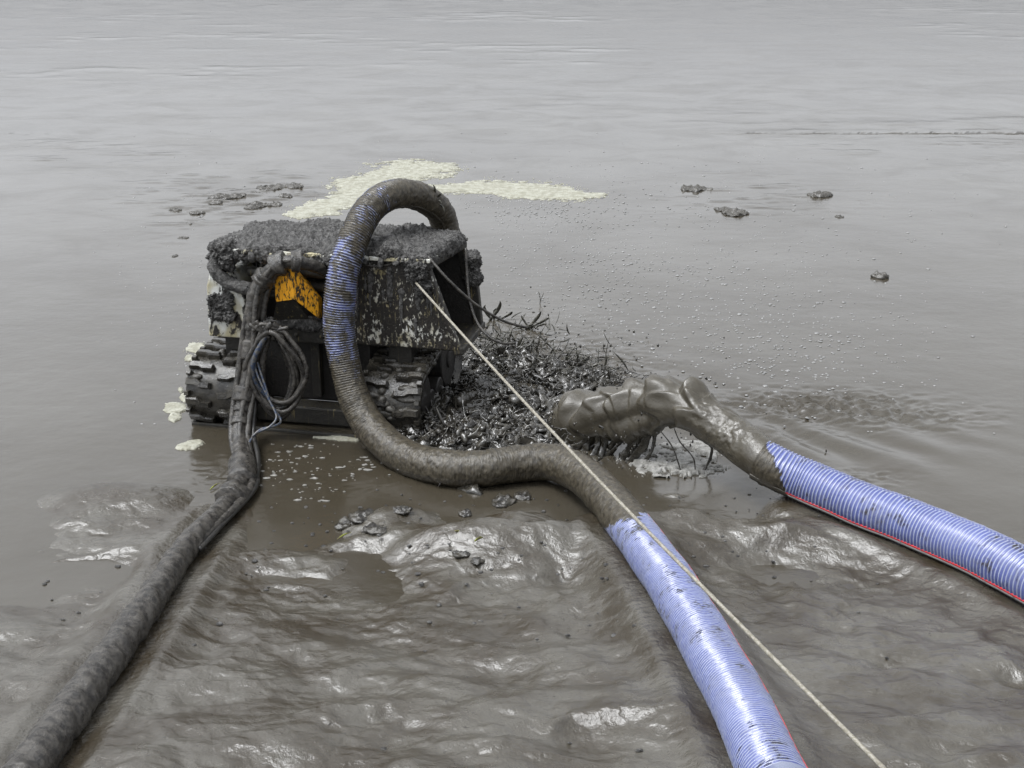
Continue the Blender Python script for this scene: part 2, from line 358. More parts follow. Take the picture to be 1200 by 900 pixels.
def bed(x, y):
    P = np.stack([x, y, np.zeros_like(x)], 1)
    z = -.120 + .110 * sstep(8.3, 6.8, y) + .40 * sstep(7.6, 4.6, y)
    z = z + .055 * fbm(P * 1.1, 3, 3) * (.3 + sstep(9.2, 7.6, y)) + .05 * fbm(P * np.array([2.3, 3.3, 1]), 8, 4) * sstep(9.0, 7.8, y)
    for px, py, sx, sy, h, r in BUMPS:
        c = gp(px, py); dx, dy = x - c[0], y - c[1]; a = dx * math.cos(r) + dy * math.sin(r); b = -dx * math.sin(r) + dy * math.cos(r)
        z = z + 1.35 * h * np.exp(-(a / sx) ** 2 - (b / sy) ** 2)
    # long folds in the slumped silt
    wv = x * .55 + y * 1.0 + .25 * fbm(P * 1.7, 21, 3)
    z = z + .018 * (np.abs(np.sin(wv * 5.2)) - .5) * sstep(8.7, 7.6, y)
    for px, py, rx, ry, dep in ((893, 590, .36, .15, .17), (790, 566, .5, .10, .12), (690, 612, .14, .22, .12), (545, 640, .0001, .1, 0), (350, 612, .35, .16, .08)):
        c = gp(px, py); z = z - dep * np.exp(-((x - c[0]) / (rx + 1e-6)) ** 2 - ((y - c[1]) / ry) ** 2)
    Wq = P * np.array([1.5, 2.3, 1]) + .5 * np.stack([fbm(P * 1.3, 24, 2), fbm(P * 1.3, 25, 2), 0 * x], 1)
    z = z + (.075 * (.30 - np.abs(fbm(Wq, 26, 4, .5))) + .016 * (.3 - np.abs(fbm(Wq * 3.1, 27, 3, .5)))) * sstep(8.8, 8.0, y)
    z = z + .006 * fbm(P * 9, 5, 4)
    for q, rad in GROOVES:
        d2 = np.full(len(x), 9.0); zc = np.zeros(len(x)); near_ = np.where((x > q[:, 0].min() - .6) & (x < q[:, 0].max() + .6) & (y < q[:, 1].max() + .5))[0]
        if len(near_) == 0: continue
        D2 = (x[near_, None] - q[None, :, 0]) ** 2 + (y[near_, None] - q[None, :, 1]) ** 2; k = D2.argmin(1); d = np.sqrt(D2[np.arange(len(k)), k]); target = q[k, 2] - rad + .02
        wq = sstep(.50, .10, d); z[near_] = z[near_] * (1 - wq) + target * wq + .03 * np.exp(-((d - .24) / .07) ** 2) * sstep(.5, .3, d)
    return z
def grid(X, Y):
    nx, ny = X.shape[1], X.shape[0]; i = np.arange(ny - 1)[:, None] * nx; j = np.arange(nx - 1)[None]
    return np.stack([i + j, i + j + 1, i + nx + j + 1, i + nx + j], -1).reshape(-1, 4).tolist()
ys = np.linspace(2.2, 10.5, 560); xs = np.linspace(-5.5, 5.5, 600); X, Y = np.meshgrid(xs, ys)
zb = bed(X.ravel(), Y.ravel())
zb = np.where(Y.ravel() > 9.6, np.minimum(zb, -.06), zb)
mesh('mud_bank', np.stack([X.ravel(), Y.ravel(), zb], 1), grid(X, Y), M['bank'])['kind'] = 'structure'
# far floor of the pond, one sheet out to the horizon
mesh('ground', [(-1500, -40, -.6), (1500, -40, -.6), (1500, 2500, -.6), (-1500, 2500, -.6)], [[0, 1, 2, 3]], M['bank'], smooth=False)['kind'] = 'structure'

rows = np.concatenate([np.linspace(4.5, 8, 90, endpoint=False), 8 * (26 / 8) ** np.linspace(0, 1, 520), np.geomspace(26.3, 95, 220), np.geomspace(99, 2400, 40)])
uu = np.linspace(-1, 1, 620); X = np.outer(np.where(rows < 26, 1.6 + .60 * rows, .72 * rows + 0), uu); Y = np.repeat(rows[:, None], 620, 1)
px_, py_ = to_px(X.ravel(), Y.ravel()); x, y = X.ravel(), Y.ravel(); P = np.stack([x, y, 0 * x], 1)
fade = sstep(60, 18, y)
z = .004 * fbm(P * np.array([.9, 1.3, 1]), 31, 3) * fade
# choppy tongues of disturbed slurry to the right of the jet and round the splash
def blob(cx, cy, rx, ry, p=2): return np.exp(-(np.abs((px_ - cx) / rx) ** p) - np.abs((py_ - cy) / ry) ** p)
chop = blob(950, 474, 105, 15, 2) + .5 * blob(1060, 490, 90, 14) + .35 * blob(900, 512, 60, 8) + .5 * blob(1000, 560, 60, 12) + .5 * blob(700, 430, 60, 22) + .7 * blob(600, 450, 110, 60) + .25 * blob(330, 560, 120, 30)
band_ = blob(950, 474, 105, 15) + .6 * blob(1060, 490, 90, 14)
z = z + band_ * (.040 * fbm(P * np.array([9, 15, 1]), 45, 3, .6) + .012)
z = z + chop * (.030 * fbm(P * np.array([13, 20, 1]), 33, 3) + .020 * fbm(P * np.array([30, 36, 1]), 34, 3, .7))
c0 = gp(650, 510); d = np.hypot(x - c0[0], y - c0[1])
z = z + .012 * np.sin(d * 9 + 2.2 * fbm(P * 1.2, 36, 2)) * np.exp(-((d - 1.2) / .9) ** 2) * sstep(0, .8, x - c0[0] + .4 * (y - c0[1]))
z = z + .018 * blob(950, 522, 150, 40) * np.sin(d * 11 + y * 9 + 2.4 * fbm(P * 1.5, 37, 3))
# lumpy skin at the far side
lum = blob(300, 228, 130, 28) + .5 * blob(230, 260, 60, 30) + .6 * blob(880, 232, 120, 22)
z = z + lum * .030 * np.maximum(0, fbm(P * np.array([2.2, 4.5, 1]), 38, 4) - .05) * 2
far = sstep(19, 24, y) * sstep(110, 60, y) * sstep(.05, .45, fbm(P * np.array([.10, .22, 1]), 43, 3))
z = z + far * .045 * np.maximum(0, fbm(P * np.array([.8, 1.6, 1]), 44, 5, .6)) 
z = z + .0014 * fbm(P * np.array([6, 9, 1]), 39, 3) * fade
mesh('mud_pond', np.stack([x, y, z], 1), grid(X, Y), M['pond'])['kind'] = 'structure'

# ------------------------------------------------------------------ the dredging robot
YAW = .211; RF = Frame((-1.486, 10.068, 0), -YAW)
rob = empty('dredging_robot', (-1.486, 10.068, 0), -YAW)
tag(rob, 'mud-caked tracked dredging machine with a yellow bracket standing in the slurry', 'dredging machine')
def rp(name, V, Fq, mat, smooth=False, parent=None): return mesh(name, V, Fq, mat, parent or rob, smooth)
ZB, ZT, HB, HT = .735, 1.49, 1.085, .92
def edge(z): return HB + (HT - HB) * (z - ZB) / (ZT - ZB)
HF = .825
def edgef(z): return HB - .005 + (HF - HB) * (z - ZB) / (ZT - ZB)
# front panel (right of the recess), slanting outer edge, with a turned lip
bevel(rp('front_panel', *prism_geo([(.02, ZB), (edgef(ZB), ZB), (edgef(ZT), ZT - .03), (.02, ZT - .03)], .02, .06), M['panel']), .006)
bevel(rp('corner_post', *prism_geo([(edgef(ZB) - .035, ZB + .01), (edgef(ZB) + .012, ZB + .01), (edgef(ZT) + .012, ZT - .04), (edgef(ZT) - .035, ZT - .04)], -.004, .07), M['panel']), .008)
bevel(rp('rear_panel', *prism_geo([(-edge(ZB), ZB), (edge(ZB) - .01, ZB), (edge(ZT) - .01, ZT - .03), (-edge(ZT), ZT - .03)], .72, .76), M['inner']), .006)
rv, rf_ = box_geo(-HT - .02, HT + .05, -.03, .80, ZT - .028, ZT + .005); rv[(rv[:, 0] > 0) & (rv[:, 1] < 0), 0] = HF + .035
bevel(rp('roof_plate', rv, rf_, M['white']), .006)
bevel(rp('floor_plate', *box_geo(-HB + .3, HB + .01, .06, .74, ZB - .02, ZB + .015), M['steel']), .005)
bevel(rp('inner_wall', *box_geo(.12, .15, .062, .719, ZB + .016, ZT - .03), M['inner']), .004)
bevel(rp('recess_wall', *box_geo(-.72, .119, .36, .40, ZB + .016, ZT - .03), M['inner']), .004)
# frame round the open right side
g = [(prism_geo([(edge(ZB) - .05, ZB), (edge(ZB) + .02, ZB), (edge(1.2) + .075, 1.2), (edge(ZT) + .02, ZT - .03), (edge(ZT) - .05, ZT - .03)], .70, .775))]
bevel(rp('side_frame', *g[0], M['steel']), .01)
bevel(rp('side_sill', *box_geo(HB - .05, HB + .035, .0, .77, ZB - .03, ZB + .03), M['steel']), .01)
rv, rf_ = box_geo(HT - .04, HT + .045, -.02, .78, ZT - .085, ZT - .030); rv[rv[:, 1] < 0, 0] -= HT + .015 - HF
bevel(rp('side_header', rv, rf_, M['steel']), .01)
# left end box with a sloping shoulder
o = rp('end_box', *prism_geo([(-1.09, ZB - .01), (-.74, ZB - .01), (-.74, 1.10), (-.86, 1.29), (-1.02, 1.33), (-1.075, 1.16)], -.012, .60), M['white']); bevel(o, .015, 3)
Pa = spline([(-.93, -.02, 1.45), (-.97, -.05, 1.34), (-.86, -.05, 1.22), (-.66, -.03, 1.16)], 60)[0]; Va, Fa, _, _ = tube_geo(Pa, .055, 24); ca = np.repeat(Pa, 24, 0)
mesh('shoulder_arm', ca + (Va - ca) * (1 + .35 * fbm(Va * 16, 141, 4, .65))[:, None], Fa, M['crust'], rob)
# beams of the lower front
bevel(rp('front_beam', *box_geo(-.74, .05, -.02, .10, ZB - .01, ZB + .12), M['steel']), .012)
for k, bx in enumerate((-.55, -.30, -.08)):
    V, Fq = sphere_dirs(10, 6); mesh('bolt', V * np.array([.020, .014, .020]) + np.array([bx, -.024, ZB + .06]), Fq, M['steel'], rob)
for k in range(9):
    V, Fq = sphere_dirs(10, 6); mesh('bolt', V * np.array([.016, .014, .016]) + np.array([-.70 + k * .115 + .02 * math.sin(k * 3), -.034, ZT - .020]), Fq, M['white'], rob)
for z0, r0, y0 in ((1.30, .040, .06), (1.17, .052, .14), (1.06, .035, .22)):
    mesh('pipe', *tube_geo(spline([(-.72, y0, z0 - .01), (-.3, y0 - .02, z0 + .015), (.0, y0, z0), (.118, y0 + .02, z0)], 30)[0], r0, 14)[:2], M['steel'], rob)
for k in range(7):                                    # thin flex leads hanging in the recess
    xx = -.66 + k * .028
    mesh('lead', *tube_geo(spline([(xx, .30, ZT - .04), (xx + .02 * math.sin(k * 2.3), .10, ZT - .14), (xx + .025 * math.cos(k * 1.7), .08, ZT - .26), (xx - .01, .2, ZT - .38)], 20)[0], .006, 6)[:2], M['rope'] if k % 2 else M['cable'], rob)
bevel(rp('post', *box_geo(.055, .135, .0, .16, .28, ZB - .031), M['steel']), .01)
bevel(rp('post', *box_geo(-.22, -.14, .06, .2, .22, ZB - .012), M['steel']), .01)
# chassis between the tracks
bevel(rp('chassis', *box_geo(-.70, .28, .14, .70, .16, .712), M['inner']), .02)
bevel(rp('cross_beam', *box_geo(-.69, .27, -.06, .14, .02, .17), M['steel']), .015)
bevel(rp('bumper_plate', *box_geo(-1.21, .30, -.235, -.20, -.12, .025), M['steel']), .01)
bevel(rp('deck_bracket', *box_geo(-1.0, -.8, .1, .5, .45, ZB - .012), M['steel']), .01)
bevel(rp('deck_bracket', *box_geo(.45, .65, .1, .5, .45, ZB - .022), M['steel']), .01)
# yellow bracket: bent sheet
A = [at(321, 320, 9.99), at(343, 315, 9.94), at(373, 347, 10.04), at(374, 373, 10.04), at(345, 351, 9.94), at(323, 354, 9.99), at(320, 373, 10.12), at(362, 376, 10.14), at(325, 316, 10.2), at(350, 314, 10.2), at(378, 350, 10.2), at(378, 372, 10.2)]
o = mesh('yellow_bracket', A, [[0, 5, 4, 1], [1, 4, 3, 2], [0, 1, 9, 8], [1, 2, 10, 9], [2, 3, 11, 10]], M['yellow'], rob, False, frame=RF)
s = o.modifiers.new('s', 'SOLIDIFY'); s.thickness = .012; bevel(o, .004)
o['label'] = 'bent yellow sheet bracket streaked with mud'
o = mesh('bracket_shade', [at(324, 353, 10.02), at(345, 350, 10.0), at(362, 374, 10.08), at(320, 375, 10.12)], [[0, 3, 2, 1]], M['steel'], rob, False, frame=RF); s = o.modifiers.new('s', 'SOLIDIFY'); s.thickness = .012  # dark sheet standing in for the shade on the bracket's underside
A = [at(300, 318, 10.10), at(308, 316, 10.08), at(309, 326, 10.08), at(299, 330, 10.10)]
o = mesh('yellow_tab', A, [[0, 3, 2, 1]], M['yellow'], rob, False, frame=RF); s = o.modifiers.new('s', 'SOLIDIFY'); s.thickness = .015

def crust(name, size, rad, ctr, res, seed, amp=.05, fr=5.5, skew=None):
    V, Fq, N = rounded_slab(size, rad, *res)
    k = amp * (fbm(V * fr, seed, 3) + .35) + amp * .55 * fbm(V * fr * 3.6, seed + 3, 3) + amp * .50 * fbm(V * fr * 12, seed + 5, 3, .75)
    V = V + N * k[:, None]
    if skew: V = skew(V)
    return mesh(name, V + np.array(ctr), Fq, M['crust'], rob, True)
def roofskew(V):
    V = V.copy(); x, y = V[:, 0], V[:, 1]
    V[:, 2] += .05 * np.exp(-((x + .35) / .35) ** 2 - ((y - .1) / .3) ** 2) + .03 * np.exp(-((x - .45) / .3) ** 2) - .02
    V[:, 0] -= sstep(.3, .95, x) * sstep(.40, -.42, y) * .10; front = sstep(-.30, -.44, y); V[:, 2] -= front * .05 * (.5 + .5 * np.sin(x * 7 + 1)); return V
crust('roof_mud', (.95, .415, .050), .05, (.0, .405, ZT + .015), (230, 110, 22), 11, .048, 5.5, roofskew)['label'] = 'thick crumbly grey mud heaped on the roof'
crust('mud_cake', (.095, .022, .11), .022, (-.965, -.012, 1.0), (44, 10, 44), 14, .05, 8)
crust('mud_cake', (.09, .06, .09), .05, (-.93, .0, 1.42), (36, 26, 36), 15, .06, 8)
crust('mud_cake', (.085, .04, .075), .04, (.735, -.005, 1.395), (44, 26, 40), 16, .06, 8)
crust('mud_cake', (.042, .03, .06), .03, (.80, .0, 1.27), (26, 26, 30), 17, .05, 9)
crust('mud_cake', (.04, .09, .11), .035, (1.035, .70, 1.25), (22, 40, 44), 18, .05, 9)
crust('mud_cake', (.30, .05, .03), .03, (-.42, .02, .875), (80, 22, 14), 19, .035, 9)

dr = np.random.default_rng(55)
for k in range(22):
    x0 = dr.uniform(.05, .98); zt = dr.uniform(ZB + .25, ZT - .05); L = dr.uniform(.05, .16); x0 = min(x0, edgef(zt) - .06)
    V, Fq = lump_geo((dr.uniform(.008, .022), .010, L), 400 + k, .010, 28, 12, 12); V[:, 0] *= (1 + .6 * sstep(-L, L, V[:, 2])); mesh('mud_run', V + np.array([x0, .018, zt - L]), Fq, M['crust'], rob)
for k in range(14):
    x0 = -.92 + k * .128 + dr.uniform(-.04, .04); L = dr.uniform(.02, .055)
    V, Fq = lump_geo((dr.uniform(.02, .05), .025, L), 440 + k, .018, 22, 14, 10); mesh('mud_run', V + np.array([x0, -.03, ZT - .03 - L * .4]), Fq, M['crust'], rob)
# tracks: belt + tread blocks + wheels
TL, TR, TW, RAD = -.97, .554, .515, .285
Y0, Y1, CZ = -.259 + .30, .90, .25
TILT = 0.0
def stadium(s):                                       # belt outline, pitched up towards the rear by TILT
    y_, z_, ty, tz, ny, nz = stadium0(s); c, q = math.cos(TILT), math.sin(TILT); dy, dz = y_ - Y0, z_ - CZ
    return Y0 + dy * c - dz * q, CZ + dy * q + dz * c, ty * c - tz * q, ty * q + tz * c, ny * c - nz * q, ny * q + nz * c
def stadium0(s):                                       # arc length -> (y, z, ty, tz, ny, nz), starting at top rear, running forward
    L = Y1 - Y0; A = math.pi * RAD; s = s % (2 * L + 2 * A)
    if s < L: return Y1 - s, CZ + RAD, -1, 0, 0, 1
    s -= L
    if s < A: t = s / RAD; return Y0 - math.sin(t) * RAD, CZ + math.cos(t) * RAD, -math.cos(t), -math.sin(t), -math.sin(t), math.cos(t)
    s -= A
    if s < L: return Y0 + s, CZ - RAD, 1, 0, 0, -1
    s -= L; t = s / RAD; return Y1 + math.sin(t) * RAD, CZ - math.cos(t) * RAD, math.cos(t), math.sin(t), math.sin(t), -math.cos(t)
PER = 2 * (Y1 - Y0) + 2 * math.pi * RAD
def block_mesh(poly, h):
    n = len(poly); c = np.mean(poly, axis=0); top = [(c[0] + (p[0] - c[0]) * .88, c[1] + (p[1] - c[1]) * .80) for p in poly]
    V = [(p[0], p[1], -.014) for p in poly] + [(p[0], p[1], h * .7) for p in poly] + [(p[0], p[1], h) for p in top]
    Fq = [list(range(2 * n, 3 * n))] + [[i, (i + 1) % n, n + (i + 1) % n, n + i] for i in range(n)] + [[n + i, n + (i + 1) % n, 2 * n + (i + 1) % n, 2 * n + i] for i in range(n)]
    me = bpy.data.meshes.new('tread_block'); me.from_pydata([tuple(map(float, v)) for v in V], [], Fq); me.materials.append(M['track']); me.update(); return me
PA = [(-.252, -.036), (-.15, -.036), (-.105, -.005), (-.028, -.005), (-.028, .046), (-.125, .046), (-.165, .022), (-.252, .022)]
PB = [(-a, b) for a, b in PA][::-1]
BA, BB = block_mesh(PA, .055), block_mesh(PB, .055)
PS = [(-.257, -.02), (-.215, -.02), (-.215, .02), (-.257, .02)]; BS = block_mesh(PS, .052); BS2 = block_mesh([(-a, b) for a, b in PS][::-1], .052)
for cx, TILT in ((TL, 0.03), (TR, .135)):
    nS = 120; V, Fq = [], []
    prof = [(-.5, 0), (-.49, .012), (-.25, .0), (0, .006), (.25, 0), (.49, .012), (.5, 0), (.5, -.028), (-.5, -.028)]; m = len(prof)
    for i in range(nS):
        y_, z_, ty, tz, ny, nz = stadium(PER * i / nS)
        for a, b in prof: V.append((cx + a * TW, y_ + ny * b, z_ + nz * b))
    for i in range(nS):
        for j in range(m): a, b = i * m + j, i * m + (j + 1) % m; c, d = ((i + 1) % nS) * m + (j + 1) % m, ((i + 1) % nS) * m + j; Fq.append([a, b, c, d])
    V = np.array(V); V += .004 * fbm(V * 18, 4, 3)[:, None]
    belt = mesh('track', V, Fq, M['track'], rob, True)
    belt['label'] = 'rubber track with raised tread blocks, caked in wet mud'
    pitch = PER / 24
    for i in range(24):
        for me, off in ((BA, 0), (BB, .5), (BS, .5), (BS2, 0)):
            y_, z_, ty, tz, ny, nz = stadium(pitch * (i + off))
            o = bpy.data.objects.new('tread_block', me); C.objects.link(o); o.parent = belt
            o.matrix_local = Matrix(((1, 0, 0, cx), (0, ty, ny, y_), (0, tz, nz, z_), (0, 0, 0, 1))) @ Matrix.Rotation(random.uniform(-.05, .05), 4, 'Z')
    for k, (yy, zz, rr) in enumerate(((Y0, CZ, RAD - .035), (Y0 + (Y1 - Y0) * math.cos(TILT), CZ + (Y1 - Y0) * math.sin(TILT), RAD - .035), ((Y0 + Y1) / 2 - .14, .10 + .4 * math.sin(TILT), .11), ((Y0 + Y1) / 2 + .12, .10 + .55 * math.sin(TILT), .11))):
        P_ = np.array([(cx - .2, yy, zz), (cx - .19, yy, zz), (cx + .19, yy, zz), (cx + .20, yy, zz), (cx + .2, yy, zz), (cx + .215, yy, zz), (cx + .22, yy, zz)])
        P_[:, 0] += np.arange(7) * 1e-4
        Vw, Fw, _, _ = tube_geo(P_, [rr - .015, rr, rr, rr - .01, rr * .35, rr * .33, rr * .25], 28)
        mesh('wheel', Vw, Fw, M['inner'], belt, False)
    # wet mud pressed between the blocks
    geos = []
    for k in range(18 if cx < 0 else 46):
        y_, z_, ty, tz, ny, nz = stadium(PER * random.uniform(.14, .52)); V, Fq = lump_geo((random.uniform(.03, .09), .035, .032), k + int(cx * 50), .02, 18, 14, 8)
        geos.append((V + np.array([cx + random.uniform(-.22, .22), y_, z_]), Fq))
    V, Fq = join(geos); o = mesh('mud_lumps', V, Fq, M['clod'], belt); o['kind'] = 'stuff'

# ------------------------------------------------------------------ hoses
def hose(name, P3, radii, pitch, mat, seg, mudf, label, ref, cat='hose', group=None, coat=.009, stripes=(('red_stripe', 'red', .05, .10),), per=5, liner=False):
    ctrl = np.hstack([np.asarray(P3, float), np.asarray(radii, float)[:, None]])
    _, u = spline(ctrl, 50); n = int(u[-1] / pitch * per); Q, S = spline(ctrl, n); P, R = Q[:, :3] + .012 * np.stack([fbm(np.stack([S * 2.1, S * 0, S * 0 + k_], 1), 150 + k_, 2) for k_ in range(3)], 1), Q[:, 3] * (1 + .02 * fbm(np.stack([S * 3, 0 * S, 0 * S], 1), 160, 2))
    root = empty(name, tuple(P[len(P) // 2] * np.array([1, 1, 0]))); fr = Frame(root.location, 0); tag(root, label, cat, group)
    V, Fq, TH, SS = tube_geo(P, R, seg, S, None, caps=not liner)
    Rr = np.repeat(R, seg); Pc = np.repeat(P, seg, 0); mud = mudf(SS / S[-1], TH, V)
    D = (V - Pc) / np.linalg.norm(V - Pc, axis=1)[:, None]
    V = V + D * (.0045 * np.cos(2 * math.pi * (SS / pitch) + TH) * (1 - .85 * sstep(.5, .9, mud)))[:, None]
    V = V + D * (coat * np.clip(mud, 0, 1) * (.35 + .9 * fbm(V * 18, 51, 3) + .7 * fbm(V * 62, 52, 3, .7)))[:, None]
    body = mesh('hose_wall', V, Fq, mat, root, True, uv=np.stack([TH / (2 * math.pi), SS], 1), attr={'mud': mud}, frame=fr)
    T, N, B = frames(P)
    i = int(np.argmin(np.linalg.norm(P - ref[0], axis=1))); stripe_th = math.atan2(ref[1] @ B[i], ref[1] @ N[i])
    for nm, mt, a0, a1 in stripes:
        a0, a1 = stripe_th + a0, stripe_th + a1; k = np.linspace(a0, a1, 4)
        rows_ = []
        for t in k: rows_.append(P + (R + .0062)[:, None] * (math.cos(t) * N + math.sin(t) * B))
        for t in k[::-1]: rows_.append(P + (R - .008)[:, None] * (math.cos(t) * N + math.sin(t) * B))
        Vs = np.stack(rows_, 1)[::2]; m_, q = Vs.shape[0], Vs.shape[1]; Vs = Vs.reshape(-1, 3)
        Fs = [[i * q + j, i * q + (j + 1) % q, (i + 1) * q + (j + 1) % q, (i + 1) * q + j] for i in range(m_ - 1) for j in range(q)]
        mesh(nm, Vs, Fs, M[mt], root, True, frame=fr, attr={'mud': mudf(np.zeros(len(Vs)), np.zeros(len(Vs)), Vs)})
    return root, P, R, fr
R1 = [.118] * 6 + [.122] * 3 + [.128, .134, .136, .136, .136, .136, .136, .137, .138, .14, .14, .14, .14]
def mud1(f, th, V):
    px, py = to_px(V[:, 0], V[:, 1], V[:, 2])
    low = .60 + .38 * sstep(400, 520, py) + .10 * fbm(V * 3, 61, 2) + .34 * sstep(448, 486, px) * (py < 300)
    low = low - .10 * sstep(440, 400, px) * sstep(430, 530, py)
    line = 606 - (px - 738) * .35 + 5 * fbm(V * 30, 62, 3)
    clean = sstep(-4, 5, py - line) * (px > 640)
    return low * (1 - clean) + clean * (.37 + .14 * fbm(V * 3, 65, 3))
hose('slurry_hose', H1, R1, .020, M['hose'], 72, mud1, 'mud-coated blue ribbed hose looping over the machine and across the mud', (gp(741, 619, .29), np.array([.80, .22, .46])), stripes=(('red_stripe', 'red', -.04, .04),))
def mud2(f, th, V):
    px, py = to_px(V[:, 0], V[:, 1], V[:, 2])
    d = (px - 905) * .95 - (py - 548) * .45
    k = sstep(9, -8, d + 5 * fbm(V * 20, 63, 3))
    return np.clip(.36 + .12 * fbm(V * 3, 64, 3) + .85 * k, 0, 1)
o2, P2, RR2, fr2 = hose('discharge_hose', H2, [.150, .152, .154, .156] + [.158] * 7, .030, M['hose2'], 44, mud2,
     'clean blue ribbed hose with a red edge stripe, spewing mud from its mouth', (gp(985, 582, .235), np.array([-.45, -.62, -.40])), stripes=(('red_stripe', 'red', -.045, .045), ('white_stripe', 'strip', .05, .19), ('black_stripe', 'black', .20, .36)), coat=.010)

# ------------------------------------------------------------------ mud gushing from the hose mouth
J = np.array([(*gp(912, 549, .32), .120), (*gp(893, 538, .36), .142), (*at(862, 514, 8.78), .150), (*at(825, 489, 9.00), .150), (*at(788, 472, 9.22), .165), (*at(748, 474, 9.42), .175),
      (*at(708, 482, 9.60), .180), (*at(678, 492, 9.74), .175), (*at(660, 512, 9.82), .165), (*at(655, 545, 9.86), .15)])
jf = empty('mud_jet', (gp(760, 520)[0], gp(760, 520)[1], 0)); JF = Frame(jf.location, 0)
tag(jf, 'thick smooth brown mud gushing in an arc from the hose mouth', 'mud jet')
Qj, Sj = spline(J, 420); Pj = Qj[:, :3]; Lj = Sj[-1]
def saw(p): p = p - np.floor(p); return np.where(p < .80, sstep(0, .80, p), 1 - sstep(.80, 1.0, p))   # slow swell, sharp lip
def jm(t, s):
    k = s / Lj; q = np.stack([np.cos(t).ravel() * .8, np.sin(t).ravel() * .8, s.ravel() * 1.0], 1)
    w1 = fbm(q * 1.15, 71, 2).reshape(t.shape); w2 = fbm(q * np.array([.9, .9, 2.4]) + 9, 72, 2).reshape(t.shape); w3 = fbm(q * np.array([5, 5, 16]), 73, 3).reshape(t.shape)
    up = .5 + .5 * np.cos(t); body = sstep(.20, .42, k) * sstep(.86, .74, k)
    f = .085 * (saw(s * 3.4 + .35 * np.sin(t * 1.0 + .6) + .95 * w1) - .40) * body * (.25 + .75 * up) * (.7 + .8 * w2)
    f = f + .024 * (saw(s * 4.1 - .6 * np.cos(t + 1) + 1.3 * w2) - .5) * body * up
    f = f + .013 * w3 * sstep(.05, .14, k) * sstep(.42, .26, k) * (.4 + .6 * up) + .022 * w2
    dn = sstep(-.35, -1.0, np.cos(t))                    # curtain hanging below
    cur = (.10 + .09 * fbm(np.stack([s.ravel() * 11, 0 * s.ravel(), 0 * s.ravel()], 1), 77, 3).reshape(t.shape)) * np.exp(-((k - .58) / .12) ** 2)
    f = f + dn * cur + dn * .05 * sstep(.7, .85, k)
    f = f + .03 * np.exp(-((k - .79) / .05) ** 2)       # hood where it turns over
    return f
V, Fq, _, _ = tube_geo(Pj, Qj[:, 3] * .99, 120, Sj, jm)
mesh('flow', V, Fq, M['jet'], jf, True, frame=JF)
fs = np.random.default_rng(66)
for i in range(15):  # falling mud; darker colour than the jet paints in the shade beneath it
    px = fs.uniform(684, 772); py = 497 + fs.uniform(0, 6); w0 = fs.uniform(.018, .05); Yc = 9.42 + (735 - px) * .0042 + fs.uniform(-.1, .08)
    top = at(px, py, Yc); n_ = 26; tt = np.linspace(0, 1, n_); P_ = np.stack([top[0] - .10 * tt ** 2 + .03 * np.sin(tt * 3 + i), top[1] + .02 * np.cos(tt * 4 + i), top[2] + (-.03 - top[2]) * tt], 1)
    V, Fq, TH, SS = tube_geo(P_, w0 * (1 - .35 * np.sin(tt * 2.4) + .25 * tt ** 3), 30); c = np.repeat(P_, 30, 0)
    V = c + (V - c) * (1 + .8 * fbm(V * np.array([24, 24, 9]), 120 + i, 3))[:, None] * np.array([1, .55, 1]); mesh('falling_sheet', V, Fq, M['splash'], jf, frame=JF)
for path, r in (([(815, 508), (826, 518), (834, 524), (832, 538), (824, 553)], .012), ([(790, 502), (797, 518), (812, 536), (815, 552)], .005), ([(834, 524), (846, 520), (860, 527)], .007), ([(774, 505), (788, 524), (798, 552)], .005), ([(826, 518), (838, 512), (852, 521)], .010)):
    P_ = [at(a, b, 9.10 + .0 * i) for i, (a, b) in enumerate(path)]
    mesh('drip_strand', *tube_geo(spline(P_, 26)[0], r * (1 + .5 * fbm(np.linspace(0, 6, 26)[:, None] * np.ones(3), int(r * 1e4), 2)), 8)[:2], M['splash'], jf, frame=JF)

# ------------------------------------------------------------------ splashing mud and shredded reeds between machine and jet
SPL = [(492, 500, 70), (510, 470, 70), (530, 440, 72), (560, 420, 60), (590, 410, 48), (620, 420, 50), (650, 430, 50), (680, 440, 40), (560, 470, 110), (600, 480, 110), (640, 480, 80), (530, 510, 80), (580, 515, 90), (620, 515, 80), (705, 440, 26)]
def hump(x, y):
    h = 0 * x
    for px, py, pr in SPL:
        c = gp(px, py + 14); h = np.maximum(h, .26 * (pr / 110) * np.exp(-((x - c[0]) / (pr / 300.)) ** 2 - ((y - c[1]) / (pr / 230.)) ** 2))
    return h
xs = np.linspace(-1.1, 1.2, 420); ys = np.linspace(9.2, 11.6, 360); X, Y = np.meshgrid(xs, ys); x, y = X.ravel(), Y.ravel(); P = np.stack([x, y, 0 * x], 1)
h = hump(x, y); k = sstep(.015, .10, h)
Wp = P + .07 * np.stack([fbm(P * 9, 86, 2), fbm(P * 9, 87, 2), 0 * x], 1)
z = h * .85 + k * (.11 * fbm(Wp * 6, 81, 3) + .13 * (.35 - np.abs(fbm(Wp * 11, 83, 3, .6))) + .05 * (.3 - np.abs(fbm(Wp * 27, 84, 3, .6)))) - .03 * (1 - k) - .012
V = np.stack([x + .10 * k * fbm(P * 11, 85, 2), y + .06 * k * fbm(P * 13, 88, 2), z], 1)
tag(mesh('churned_mud', V, grid(X, Y), M['splash']), 'dark churned mud heaved up between the machine and the jet', 'mud', kind='stuff')
